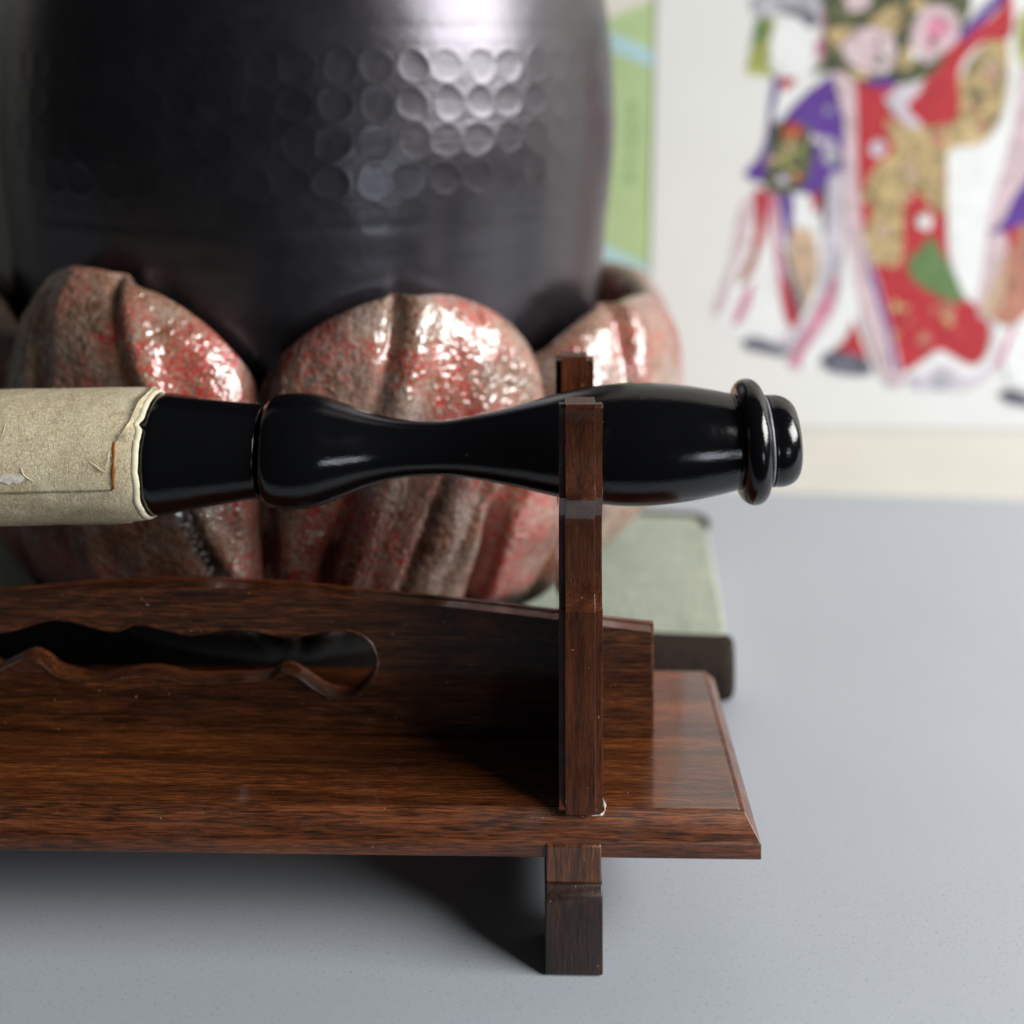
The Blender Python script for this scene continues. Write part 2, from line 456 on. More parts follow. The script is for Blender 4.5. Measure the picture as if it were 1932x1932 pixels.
patches = [
 # left-hand figure, purple robe
 ('headdress', 'grey', [(262,62),(290,-40),(640,-60),(625,60),(560,125),(480,60),(380,70),(300,92)], 1),
 ('headdress', 'dark', [(400,60),(470,40),(560,70),(560,120),(520,130),(480,80)], 2),
 ('hair_panel', 'lime', [(236,345),(262,200),(285,90),(372,95),(356,200),(345,320),(384,352),(300,362)], 1),
 ('hair_panel', 'green', [(262,230),(285,95),(330,95),(320,200)], 2),
 ('face', 'white', [(450,75),(510,110),(550,200),(545,290),(510,350),(440,365),(380,330),(350,260),(355,170),(390,100)], 3),
 ('ribbon', 'rose', [(590,40),(640,40),(640,150),(612,250),(575,280),(560,210),(600,160)], 3),
 ('robe', 'white', [(300,870),(620,880),(660,1300),(560,1560),(300,1620),(90,1490),(180,1200),(230,1000)], 1),
 ('under_robe', 'pink', [(200,1000),(270,930),(240,1150),(170,1300),(130,1460),(75,1480),(110,1380),(180,1180)], 2),
 ('robe', 'purple', [(655,340),(695,470),(695,790),(625,900),(560,925),(470,905),(545,700),(520,600),(400,592),(430,530),(560,400)], 3),
 ('sleeve', 'purple', [(360,385),(395,372),(372,500),(352,600),(345,845),(228,826),(300,730),(338,600)], 3),
 ('collar', 'white', [(395,410),(470,400),(500,420),(430,500),(385,585),(362,560),(380,480)], 4),
 ('collar', 'red', [(392,372),(470,372),(440,420),(402,418)], 5),
 ('sash', 'olive', [(355,580),(480,575),(552,640),(548,760),(500,880),(420,918),(325,885),(340,720)], 4),
 ('flower', 'red', circ(455,622,46), 5), ('flower', 'red', circ(468,828,26), 5), ('flower', 'tan', circ(362,765,30), 5), ('flower', 'gold', circ(430,700,28), 5),
 ('flower', 'grey', circ(640,740,44), 5), ('flower', 'lilac', circ(405,850,24), 5),
 ('under_robe', 'rose', [(338,920),(382,918),(395,1150),(430,1350),(485,1510),(440,1545),(400,1420),(368,1200)], 3),
 ('under_robe', 'red', [(400,1300),(432,1340),(485,1500),(440,1543),(405,1430)], 4),
 ('under_robe', 'red', [(272,905),(337,908),(332,1060),(300,1180),(262,1180),(285,1060)], 3),
 ('under_robe', 'brown', [(262,1180),(300,1180),(262,1290),(198,1345),(212,1280)], 3),
 ('under_robe', 'rose', [(225,1385),(272,1330),(255,1430),(202,1525),(162,1512)], 3),
 ('under_robe', 'purple', [(388,920),(455,930),(444,1095),(412,1155)], 3),
 ('under_robe', 'white', [(460,930),(532,918),(552,1000),(512,1082),(450,1042)], 4),
 ('under_robe', 'tan', [(450,1060),(522,1060),(566,1150),(575,1300),(492,1500),(448,1420),(420,1200)], 3),
 ('under_robe', 'dark', [(408,1180),(428,1200),(500,1440),(486,1500),(440,1380)], 4),
 ('under_robe', 'red', [(536,918),(584,918),(574,1000),(550,1000)], 5),
 ('under_robe', 'dark', [(584,918),(624,880),(622,1070),(592,1105)], 4),
 ('hem', 'lilac', [(625,840),(742,835),(745,1080),(650,1350),(530,1560),(405,1655),(375,1605),(500,1520),(580,1390),(608,1100)], 5),
 ('hem', 'grey', [(668,1200),(706,1180),(645,1420),(525,1590),(428,1672),(402,1650),(560,1500)], 6),
 ('shoe', 'dark', [(215,1615),(285,1588),(410,1640),(448,1655),(400,1680),(300,1660),(225,1645)], 6),
 ('ribbon', 'rose', [(590,1420),(664,1290),(645,1450),(565,1570),(492,1720),(440,1724),(456,1662)], 7),
 ('hem', 'white', [(700,1150),(760,1150),(770,1480),(640,1640),(500,1745),(520,1650),(640,1480),(690,1300)], 8),
 # second figure, red robe
 ('robe', 'red', [(745,390),(900,400),(1150,560),(1180,800),(1185,1190),(1260,1400),(1325,1425),(1385,1540),(1372,1660),(1310,1722),(1230,1692),(1150,1650),(1080,1692),(968,1765),(925,1690),(850,1400),(785,1150),(755,830)], 2),
 ('hem', 'red', [(738,1505),(792,1640),(804,1690),(655,1655),(722,1590)], 9),
 ('ribbon', 'pink', [(640,340),(722,360),(752,440),(762,820),(790,1100),(850,1300),(905,1500),(975,1795),(900,1805),(820,1620),(740,1300),(702,1000),(692,450)], 9),
 ('hem', 'purple', [(800,1180),(820,1240),(905,1520),(945,1740),(930,1740),(890,1540),(800,1260)], 10),
 ('sash', 'gold', [(890,560),(1000,592),(1200,560),(1232,400),(1345,220),(1465,178),(1452,500),(1350,672),(1200,722),(1182,1000),(1100,965),(1050,902),(985,950),(962,1240),(850,1242),(815,1310),(790,1130),(835,980),(778,930),(850,780),(940,700),(900,640)], 3),
 ('flower', 'lilac', circ(855,700,38), 4), ('flower', 'tan', circ(1390,330,46), 4), ('flower', 'tan', circ(1010,820,44), 4), ('flower', 'brown', circ(1140,660,38), 4), ('flower', 'olive', circ(1320,450,34,14,.4), 4), ('flower', 'tan', circ(880,1090,40), 4),
 ('sleeve', 'red', [(975,500),(1100,360),(1200,210),(1420,60),(1480,-60),(1485,170),(1350,200),(1240,330),(1232,560),(1050,592)], 5),
 ('sleeve', 'purple', [(1215,185),(1400,-10),(1470,-60),(1440,20),(1300,150),(1225,205)], 6),
 ('ribbon', 'lilac', [(885,460),(1000,405),(1065,420),(995,500),(1062,590),(1000,596),(900,500)], 7),
 ('sleeve', 'white', [(1182,728),(1350,684),(1440,560),(1530,330),(1600,320),(1600,700),(1420,1000),(1400,1250),(1330,1424),(1262,1385),(1210,1250),(1184,1100)], 4),
 ('flower', 'green', [(1100,1108),(1160,1190),(1192,1250),(1262,1400),(1200,1422),(1080,1362),(1010,1300),(1008,1210),(1080,1160)], 5),
 ('flower', 'white', circ(1080,1050,38), 5), ('flower', 'brown', circ(1075,1600,30), 4), ('flower', 'brown', circ(1190,1460,34), 4),
 ('hem', 'lilac', [(968,1775),(1080,1705),(1150,1660),(1240,1705),(1330,1735),(1400,1640),(1400,1500),(1452,1560),(1424,1720),(1300,1832),(1150,1842),(1000,1832)], 3),
 ('hem', 'white', [(968,1772),(1080,1702),(1150,1658),(1240,1702),(1320,1733),(1396,1640),(1400,1560),(1420,1600),(1400,1700),(1290,1780),(1160,1720),(1040,1780)], 4),
 ('hem', 'grey', [(1100,1800),(1150,1745),(1210,1790),(1180,1835),(1110,1835)], 5),
 ('shoe', 'dark', [(585,1690),(650,1652),(800,1692),(826,1765),(700,1765),(600,1735)], 10),
 ('bouquet', 'olive', [(605,60),(640,-60),(1240,-60),(1275,100),(1205,200),(1122,345),(960,402),(780,392),(640,340),(560,350),(560,320),(610,260)], 6),
 ('flower', 'pink', [(670,190),(780,132),(920,150),(938,280),(880,345),(760,322),(690,262)], 7),
 ('flower', 'pink', [(1005,205),(1050,60),(1130,20),(1225,60),(1235,180),(1140,265),(1060,305)], 7),
 ('flower', 'rose', circ(1135,130,56,14,.3), 8), ('flower', 'rose', circ(1110,215,24), 8),
 ('flower', 'gold', [(612,150),(700,128),(770,150),(690,200),(640,230)], 7), ('flower', 'gold', [(815,110),(940,20),(985,110),(900,165)], 7),
 ('flower', 'gold', [(925,300),(1010,205),(1035,280),(960,335)], 7), ('flower', 'gold', [(690,330),(760,330),(830,360),(740,372)], 7), ('flower', 'pink', circ(760,0,60), 7),
 ('flower', 'gold', circ(1040,20,40), 8),
 ('sash', 'purple', [(780,378),(935,372),(935,412),(800,402)], 8),
 # third figure, mostly beyond the frame
 ('robe', 'pink', [(1600,300),(1540,330),(1470,700),(1385,1000),(1355,1250),(1322,1440),(1384,1502),(1600,1300),(1900,1300),(1850,500)], 5),
 ('robe', 'purple', [(1850,600),(1546,860),(1440,1050),(1375,1092),(1546,1112),(1700,1200),(1850,1150)], 6),
 ('under_robe', 'brown', [(1500,1085),(1600,1085),(1600,1400),(1492,1535),(1390,1490),(1425,1300)], 7),
 ('under_robe', 'tan', [(1420,1290),(1460,1200),(1450,1400),(1395,1490),(1330,1440)], 8),
 ('under_robe', 'red', [(1460,1090),(1520,1085),(1500,1150),(1470,1180)], 8),
 ('under_robe', 'white', [(1400,1520),(1500,1540),(1600,1400),(1900,1400),(1880,1850),(1600,1840),(1440,1760)], 6),
 ('ribbon', 'rose', [(1478,1560),(1506,1540),(1446,1700),(1398,1735)], 7),
 ('shoe', 'dark', [(1425,1862),(1480,1835),(1600,1880),(1600,1920),(1440,1895)], 8),
 ('hair_panel', 'lime', [(1515,120),(1560,40),(1600,60),(1600,340),(1505,225)], 6),
]
random.seed(21)
for cx, cy, w_, h_, lay, cols in ((1000, 850, 180, 300, 5, ('brown', 'lime', 'tan', 'olive')), (1340, 450, 80, 180, 6, ('olive', 'tan', 'brown')), (600, 640, 60, 200, 5, ('grey', 'lilac')),
                                  (1000, 1500, 250, 130, 4, ('brown', 'red', 'gold')), (430, 740, 80, 120, 6, ('dark', 'lime', 'olive')), (900, 230, 260, 170, 9, ('olive', 'rose', 'dark', 'white'))):
    for k in range(9):       # small sprigs of the printed pattern
        a = random.uniform(0, math.tau); q = random.uniform(0.1, 0.95)
        patches.append(('flower', random.choice(cols), circ(cx + w_ * q * math.cos(a), cy + h_ * q * math.sin(a), random.uniform(9, 24), 9, 0.5), lay + 0.1 * k))
for nm, c, pts, lay in patches:
    q = [(1313.8 + 0.4 * x, 0.4 * y) for x, y in pts]
    wall_patch(nm, q, 1.13 + 0.07 * lay, 0.06, PAL[c], prt, smooth_n=4)

# ------------------------------------------------------------------ book under the bowl
book = empty('cloth_book', (78.4, 424, 0))
book.rotation_euler[2] = math.radians(-5)
tag(book, 'thick sage green cloth book with dark rounded spine, lying under the bowl', 'book')
def sage():
    m, nt, b = newmat('sage_book_cloth')
    v = tex_coord(nt)
    wv = []
    c = ramp(nt, noise_n(nt, v, 30, 4, 0.6), [(0.3, (0.325, 0.375, 0.305)), (0.7, (0.375, 0.42, 0.345))])
    t1 = noise_n(nt, tex_coord(nt, (0.06, 1, 1)), 900, 2, 0.5)
    t2 = noise_n(nt, tex_coord(nt, (1, 0.06, 1)), 900, 2, 0.5)
    c = mixc(nt, 0.6, c, ramp(nt, t1, [(0.35, g(0.75)), (0.65, g(1.2))]), 'MULTIPLY')
    c = mixc(nt, 0.6, c, ramp(nt, t2, [(0.35, g(0.75)), (0.65, g(1.2))]), 'MULTIPLY')
    nt.links.new(c, b.inputs['Base Color']); b.inputs['Roughness'].default_value = 0.8
    bump(nt, b, t1, 0.3, 0.0004)
    return m
SAGE = sage()
SPINE = plain('dark_brown_leather', (0.026, 0.019, 0.015), 0.8, 500, 0.4, 0.3)
SPINE.node_tree.nodes['Principled BSDF'].inputs['Specular IOR Level'].default_value = 0.1
PAGES = plain('page_edges', (0.48, 0.44, 0.36), 0.8, 300, 0.2)
# local book coords: right-front corner (0,0); extends to -X (left) 330, +Y 107
def rbox(name, x0, x1, y0, y1, z0, z1, r, mat, parent, bev, n=6):
    pts = []
    for cx, cy, a0 in ((x1 - r, y0 + r, -90), (x1 - r, y1 - r, 0), (x0 + r, y1 - r, 90), (x0 + r, y0 + r, 180)):
        for k in range(n + 1):
            a = math.radians(a0 + 90 * k / n)
            pts.append((cx + r * math.cos(a), cy + r * math.sin(a)))
    m_ = len(pts)
    v = [(x, y, z0) for x, y in pts] + [(x, y, z1) for x, y in pts]
    f = [tuple(range(m_))[::-1], tuple(range(m_, 2 * m_))] + [(i, (i + 1) % m_, m_ + (i + 1) % m_, m_ + i) for i in range(m_)]
    o = mesh_obj(name, v, f, mat, parent)
    bevel(o, bev, 3)
    return o
BW = 322
rbox('cover', -BW, 0, 0, 108, 19.2, 22.4, 5, SAGE, book, 1.2)
rbox('cover', -BW, 0, 0, 108, 0, 3, 5, SPINE, book, 1.0)
rbox('page_block', -BW + 4, -4, 3, 104, 3, 19.2, 3, PAGES, book, 0.5)
prof = [(2.0, 22.0), (-2, 22.2), (-6, 20.5), (-8.5, 15.5), (-9, 10), (-7.5, 4.5), (-4.5, 1.0), (0, 0.2), (2.0, 0.4)]
prof = catmull(prof, 4)
v, f = [], []
xs = [-BW - 1, -BW + 1, -40, -3, -0.5, 1.2, 2.2]
sc = [0.85, 1, 1, 1, 0.97, 0.88, 0.6]
for x, s in zip(xs, sc):
    for y, z in prof:
        v.append((x, 2 + (y - 2) * s, 11 + (z - 11) * (0.5 + 0.5 * s)))
m_ = len(prof)
for i in range(len(xs) - 1):
    for j in range(m_ - 1):
        f.append((i*m_ + j, i*m_ + j + 1, (i+1)*m_ + j + 1, (i+1)*m_ + j))
f.append(tuple(range(m_))); f.append(tuple(range((len(xs)-1)*m_, len(xs)*m_))[::-1])
mesh_obj('spine', v, f, SPINE, book, smooth=True)
# thin dark roll along the back edge
v, f = [], []
path = catmull([(-BW, 107.5), (-60, 107.5), (-12, 107.5), (-4, 106.5), (-0.5, 103), (0, 97), (0, 92)], 5)
for k, (x, y) in enumerate(path):
    r = 1.7 * min(1, (len(path) - 1 - k) / 6 + 0.1)
    for j in range(8):
        a = j * math.tau / 8
        dx, dy = (0, 1) if x < -12 else ((0.7, 0.7) if y > 103 else (1, 0))
        v.append((x + dx * r * math.cos(a), y + dy * r * math.cos(a), 22.2 + r * math.sin(a)))
for k in range(len(path) - 1):
    for j in range(8):
        f.append((k*8 + j, k*8 + (j+1) % 8, (k+1)*8 + (j+1) % 8, (k+1)*8 + j))
mesh_obj('back_edge_roll', v, f, SPINE, book, smooth=True)

# ------------------------------------------------------------------ bowl
BX, BY = -84.6, 495.0
gaps = [-178, -134, -90, -46, -2, 42, 86, 132, 182]
peaks = [152, 165, 157, 143, 134, 140, 145, 145]
skew = [0.0, 0.12, -0.0, 0.15, 0.0, 0, 0, 0]
def lobe(th):
    while th < -178: th += 360
    while th >= 182: th -= 360
    for i in range(8):
        if gaps[i] <= th < gaps[i+1]:
            u = (th - gaps[i]) / (gaps[i+1] - gaps[i])
            k = 0.5 + skew[i] * -1.0
            uu = 0.5 * u / k if u < k else 0.5 + 0.5 * (u - k) / (1 - k)
            return i, uu, (math.sin(math.pi * uu)) ** 0.62
    return 0, 0, 0
oprof = catmull([(60,23.2),(84,23.2),(93,26),(104,32),(121,48),(134,74),(141.5,104),(142,128),(138,145),(131.5,153),(126,151),(123.5,142),(122,120),(114,82),(101,56),(76,38),(30,36),(0,36)], 7)
NT = 900
v = []
def gau(d, s): return math.exp(-(d / s) ** 2)
def adiff(a, b): return (a - b + 180) % 360 - 180
creases = [(-78, 0.95, 8.0, 0.12), (-97.5, 0.95, 8.0, -0.20), (-40, 1.0, 6.5, 0.12), (-66, 0.8, 2.0, 0.12), (-60, 1.2, 1.2, 0.10), (-118, 1.4, 3.0, -0.04), (-150, 1.5, 3, 0), (12, 1.5, 3, 0.02), (25, 1.5, 2.5, 0)]
for k in range(NT):
    th = -180 + 360 * k / NT
    i, uu, L = lobe(th)
    zt = 125 + (peaks[i] - 125) * L if i != 3 and i != 4 else 122 + (peaks[i] - 122) * L
    R = 1 + 0.10 * max(0, math.cos(math.radians(th - 4))) ** 3
    a = math.radians(th)
    for j, (r, z) in enumerate(oprof):
        outer = j < 7 * 10
        zz = 23.2 + (z - 23.2) * (zt - 23.2) / (153 - 23.2) if z > 23.2 else z
        hfrac = min(1, max(0, (z - 24) / 34))
        rr = r
        if j <= 7 * 11:
            fade = 1 if j <= 7*9 else max(0.0, 1 - (j - 63) / 14)
            rr = r * (1 + (R - 1) * hfrac)
            zc_ = min(127.0, max(85.0, z))
            gd = min(abs(adiff(th, q + (0.24 * (zc_ - 127) if q == -46 else (2.0 if q == -90 else 0)))) for q in gaps)
            rr -= hfrac * fade * (12 * gau(gd, 1.5) + 8.5 * (1 - L) * min(1, z / 120))
            for ca, cs, cd, ct in creases:
                d = adiff(th, ca + ct * (z - 90))
                rr -= hfrac * fade * cd * gau(d, cs) * (0.55 + 0.45 * math.sin(z * 0.06 + ca))
                rr += hfrac * fade * 0.45 * cd * gau(d - 3.2, 2.4)
            nz = noise.noise(Vector((rr * math.cos(a) / 17, rr * math.sin(a) / 17, zz / 17)))
            nz2 = noise.noise(Vector((rr * math.cos(a) / 5, rr * math.sin(a) / 5, zz / 5 + 9)))
            rr += fade * hfrac * (1.6 * nz + 0.45 * nz2)
        elif j < 7 * 13:
            rr = r * (1 + (R - 1) * hfrac)
        v.append((rr * math.cos(a), rr * math.sin(a), zz))
m_ = len(oprof)
f = []
for k in range(NT):
    k2 = (k + 1) % NT
    for j in range(m_ - 1):
        if j == m_ - 2:
            f.append((k*m_ + j, k2*m_ + j, k2*m_ + j + 1))
        else:
            f.append((k*m_ + j, k2*m_ + j, k2*m_ + j + 1, k*m_ + j + 1))
f.append(tuple(k*m_ for k in range(NT))[::-1])
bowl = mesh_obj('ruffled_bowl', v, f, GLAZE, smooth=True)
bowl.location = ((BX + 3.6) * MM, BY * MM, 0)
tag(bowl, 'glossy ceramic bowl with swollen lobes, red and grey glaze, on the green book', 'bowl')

# ------------------------------------------------------------------ vase
vprof = catmull([(0,37),(46,37),(52,38.5),(70,47),(88,64),(102,86),(111,110),(118.6,138),(121.5,165),(124.5,195),(124.5,214),(122.3,245),(115,285),(103,320),(88,345),(70,356),(62,366),(60,380),(63,388),(60,390),(56,384),(54,366),(60,350),(0,349)], 6)
# resample the body finely
pp = np.array(vprof)
seg = np.r_[0, np.cumsum(np.hypot(np.diff(pp[:,0]), np.diff(pp[:,1])))]
step = np.unique(np.r_[np.arange(0, seg[-1], 2.5), seg[-1]])
rr_ = np.interp(step, seg, pp[:,0]); zz_ = np.interp(step, seg, pp[:,1])
i0 = np.argmax(zz_ > 172); i1 = np.argmax(zz_ > 246)
s0, s1 = step[i0], step[i1]
fs_ = np.arange(s0, s1, 0.55)
step = np.r_[step[:i0], fs_, step[i1:]]
rr_ = np.interp(step, seg, pp[:,0]); zz_ = np.interp(step, seg, pp[:,1])
NV = 1300
th = np.arange(NV) / NV * 2 * np.pi
T, Rr = np.meshgrid(th, rr_, indexing='ij'); _, Zz = np.meshgrid(th, zz_, indexing='ij')
D = np.zeros_like(Rr)
rows = [(230.3, 0.06), (218.0, 0.0), (205.5, 0.0), (193.0, -0.06), (181.0, 0.02)]
ND = 62
rng = np.random.default_rng(3)
for q, (zc, ph) in enumerate(rows):
    pitch = 2 * np.pi / ND
    idx = np.floor(T / pitch - ph)
    jit = rng.uniform(-0.10, 0.10, ND + 2)[(idx.astype(int)) % ND]
    dep = rng.uniform(0.7, 1.15, ND + 2)[(idx.astype(int)) % ND] * (0.35 if q == 4 else 1.0)
    du = (T / pitch - ph - idx - 0.5 - jit) * pitch * 123
    dz = (Zz - zc)
    rho = np.sqrt(du**2 + dz**2) * (1 + 0.06*np.sin(2*np.arctan2(dz, du) + 20*jit) + 0.04*np.sin(3*np.arctan2(dz, du) + 90*jit)) / (0.92 + 0.9*np.abs(jit))
    D -= dep * (0.17 * np.exp(-(rho / 5.0)**3) - 0.09 * np.exp(-((rho - 5.9) / 1.0)**2))
for zc, a_, w_ in ((178, -0.06, 2), (174.5, 0.06, 2.5), (168, -0.15, 1.5), (160, -0.12, 2), (150, 0.12, 3), (243, -0.05, 2.5), (248, 0.05, 3.0), (262, -0.2, 1.5)):
    D += a_ * np.exp(-((Zz - zc) / w_)**2)
D += 0.12 * np.sin(3 * T + Zz / 30) + 0.06 * np.sin(7 * T + 1 - Zz / 18)
Rr = np.where(Rr > 40, Rr + D, Rr)
V = np.stack([Rr * np.cos(T), Rr * np.sin(T), Zz], -1).reshape(-1, 3)
m_ = len(rr_)
K, J = np.meshgrid(np.arange(NV), np.arange(m_ - 1), indexing='ij')
K2 = (K + 1) % NV
Fq = np.stack([K * m_ + J, K2 * m_ + J, K2 * m_ + J + 1, K * m_ + J + 1], -1).reshape(-1, 4)
me = bpy.data.meshes.new('hammered_vase')
me.vertices.add(len(V)); me.vertices.foreach_set('co', (V * MM).ravel())
me.loops.add(len(Fq) * 4); me.loops.foreach_set('vertex_index', Fq.ravel().astype(np.int32))
me.polygons.add(len(Fq)); me.polygons.foreach_set('loop_start', np.arange(0, len(Fq) * 4, 4, dtype=np.int32))
me.polygons.foreach_set('loop_total', np.full(len(Fq), 4, dtype=np.int32))
me.update(calc_edges=True); me.validate()
me.polygons.foreach_set('use_smooth', [True] * len(me.polygons))
me.materials.append(VASE)
vase = bpy.data.objects.new('hammered_vase', me); C.collection.objects.link(vase)
vase.location = ((BX + 3.0) * MM, BY * MM, 0)
tag(vase, 'big round black vase with rows of hammered dimples, standing inside the red glazed bowl', 'vase')

# ------------------------------------------------------------------ wooden stand
PX, PY = 18.0, 300.0     # pivot: the stand is turned one degree
stand = empty('display_stand', (PX, PY, 0))
stand.rotation_euler[2] = math.radians(-1.03)
tag(stand, 'dark glossy rosewood stand with pierced back panel, holding the black turned rod', 'stand')
SM = Matrix.Translation((-PX * MM, -PY * MM, 0))
def sobj(name, v, f, mat, smooth=False):
    return mesh_obj(name, v, f, mat, stand, smooth, SM)
ZP = 37.6                # top of the base board
XL, XR = -252.0, 64.0
Y0, Y1 = 300.0, 377.5
# base board: stepped, bevelled edge
rings = [(0.6, 32.4, 1), (0, 33.0, 1), (0, 36.0, 0), (0.25, 36.3, 0), (4.6, 37.7, 0), (4.9, ZP - 0.05, 0), (5.3, ZP, 0)]
rings = [(1.0, 27.9), (0.0, 28.7), (0.0, 32.6), (0.5, 33.3), (4.9, 37.0), (5.05, 38.0), (5.5, ZP)]
off = 32.2 - 27.9
rings = [(1.0, 27.7), (0.0, 28.3), (0.0, 32.1), (0.45, 32.8), (4.5, 36.9), (4.65, 37.4), (5.1, ZP)]
v, f = [], []
for d, z in rings:
    v += [(XL + d * .7, Y0 + d, z), (XR - d * .7, Y0 + d, z), (XR - d * .7, Y1 - d, z), (XL + d * .7, Y1 - d, z)]
n = len(rings)
for i in range(n - 1):
    for j in range(4):
        f.append((i*4 + j, i*4 + (j+1) % 4, (i+1)*4 + (j+1) % 4, (i+1)*4 + j))
f.append((3, 2, 1, 0)); f.append(tuple((n-1)*4 + j for j in range(4)))
bb = sobj('base_board', v, f, WOOD_EDGE)
bevel(bb, 0.25, 2, 20)
# polished top surface of the board inside the moulding
top = sobj('board_top', [(XL+4.6, Y0+5.15, ZP-0.5), (XR-4.6, Y0+5.15, ZP-0.5), (XR-4.6, Y1-5.5, ZP-0.5), (XL+4.6, Y1-5.5, ZP-0.5),
                   (XL+4.6, Y0+5.15, ZP+0.15), (XR-4.6, Y0+5.15, ZP+0.15), (XR-4.6, Y1-5.5, ZP+0.15), (XL+4.6, Y1-5.5, ZP+0.15)],
     [(0,3,2,1),(4,5,6,7),(0,1,5,4),(1,2,6,5),(2,3,7,6),(3,0,4,7)], WOOD)
bevel(top, 0.3, 2)

# pierced back panel
PF, PB = 336.0, 340.3
def P2(px, py, Y): return ((px - 966) / F * Y, CAM_H - (py - HZ) * Y / F)
cx0 = -94.0
topc = [P2(x, y, PF) for x, y in ((1225,1191),(1140,1182),(1060,1171),(880,1151),(700,1135),(560,1122),(450,1116),(350,1113))]
topc = catmull(topc, 5)
topl = [(2 * cx0 - x, z) for x, z in topc[::-1]][1:]
outer = [(39.6, ZP + 0.45)] + topc + topl + [(2 * cx0 - 39.6, ZP + 0.45)]
sl = [(703,1256),(692,1222),(661,1199),(618,1195),(580,1203),(528,1208),(448,1195),(400,1199),(352,1206),(300,1197),(253,1187),(232,1193),(205,1201),(165,1194),(128,1184),(80,1181),(30,1196),(-20,1207)]
sb = [(-20,1277),(10,1262),(42,1250),(70,1262),(96,1281),(160,1297),(208,1288),(248,1282),(288,1281),(352,1294),(430,1292),(496,1289),(528,1272),(556,1280),(590,1304),(625,1319),(660,1316),(690,1292)]
hole_r = [P2(x, y, PF) for x, y in catmull(sb, 3)[:-1]] + [P2(x, y, PF) for x, y in catmull([sb[-1]] + sl, 3)]
xm = min(p[0] for p in hole_r)
hole = hole_r + [(2 * xm - x, z) for x, z in hole_r[::-1]][1:-1]
from mathutils.geometry import tessellate_polygon
def pierced(name, outer, hole, y0, y1, mat):
    loops = [[Vector((x, z, 0)) for x, z in outer], [Vector((x, z, 0)) for x, z in hole]]
    tris = tessellate_polygon(loops)
    allp = outer + hole
    n = len(allp); no = len(outer); nh = len(hole)
    v = [(x, y0, z) for x, z in allp] + [(x, y1, z) for x, z in allp]
    f = []
    for t in tris:
        f.append(tuple(t)); f.append(tuple(i + n for i in t[::-1]))
    for i in range(no):
        j = (i + 1) % no; f.append((i, j, n + j, n + i))
    for i in range(nh):
        j = (i + 1) % nh; f.append((no + i, no + j, n + no + j, n + no + i))
    o = sobj(name, v, f, mat)
    import bmesh
    bm = bmesh.new(); bm.from_mesh(o.data); bmesh.ops.recalc_face_normals(bm, faces=bm.faces); bm.to_mesh(o.data); bm.free()
    return o
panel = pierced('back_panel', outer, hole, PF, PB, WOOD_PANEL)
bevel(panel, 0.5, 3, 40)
# raised moulding line along the panel's top edge and right end (a thin step behind the face)
rim_o = [(40.6, ZP + 0.2)] + [(x + (1.0 if x > 38 else 0), z + 0.3) for x, z in topc] + [(x, z + 0.3) for x, z in topl] + [(2 * cx0 - 40.6, ZP + 0.2)]
rim_h = [(x * 1.0, z) for x, z in [(38.6, ZP + 3)] + [(min(x, 38.6), z - 1.0) for x, z in topc] + [(max(x, 2*cx0 - 38.6), z - 1.0) for x, z in topl] + [(2 * cx0 - 38.6, ZP + 3)]]
rim = pierced('panel_back_layer', rim_o, hole, PB + 0.05, PB + 1.7, WOOD_EDGE)
bevel(rim, 0.3, 2, 40)
# incised outline round the piercing: a thin raised lip
def lip(pts, w_, y0, y1, name, mat):
    n = len(pts); out = []
    c = Vector((sum(p[0] for p in pts) / n, sum(p[1] for p in pts) / n))
    for i in range(n):
        a, b = Vector(pts[i-1]), Vector(pts[(i+1) % n])
        d = (b - a).normalized(); nn = Vector((d.y, -d.x))
        out.append((pts[i][0] + nn.x * w_, pts[i][1] + nn.y * w_))
    return out
h_in = lip(hole, 0.15, 0, 0, '', None); h_out = lip(hole, 1.1, 0, 0, '', None)
v = [(x, PF - 0.02, z) for x, z in h_in] + [(x, PF - 0.45, z) for x, z in lip(hole, 0.6, 0, 0, '', None)] + [(x, PF - 0.02, z) for x, z in h_out]
n = len(hole)
f = []
for i in range(n):
    j = (i + 1) % n
    f.append((i, j, n + j, n + i)); f.append((n + i, n + j, 2*n + j, 2*n + i))
sobj('piercing_lip', v, f, WOOD_PANEL, smooth=True)

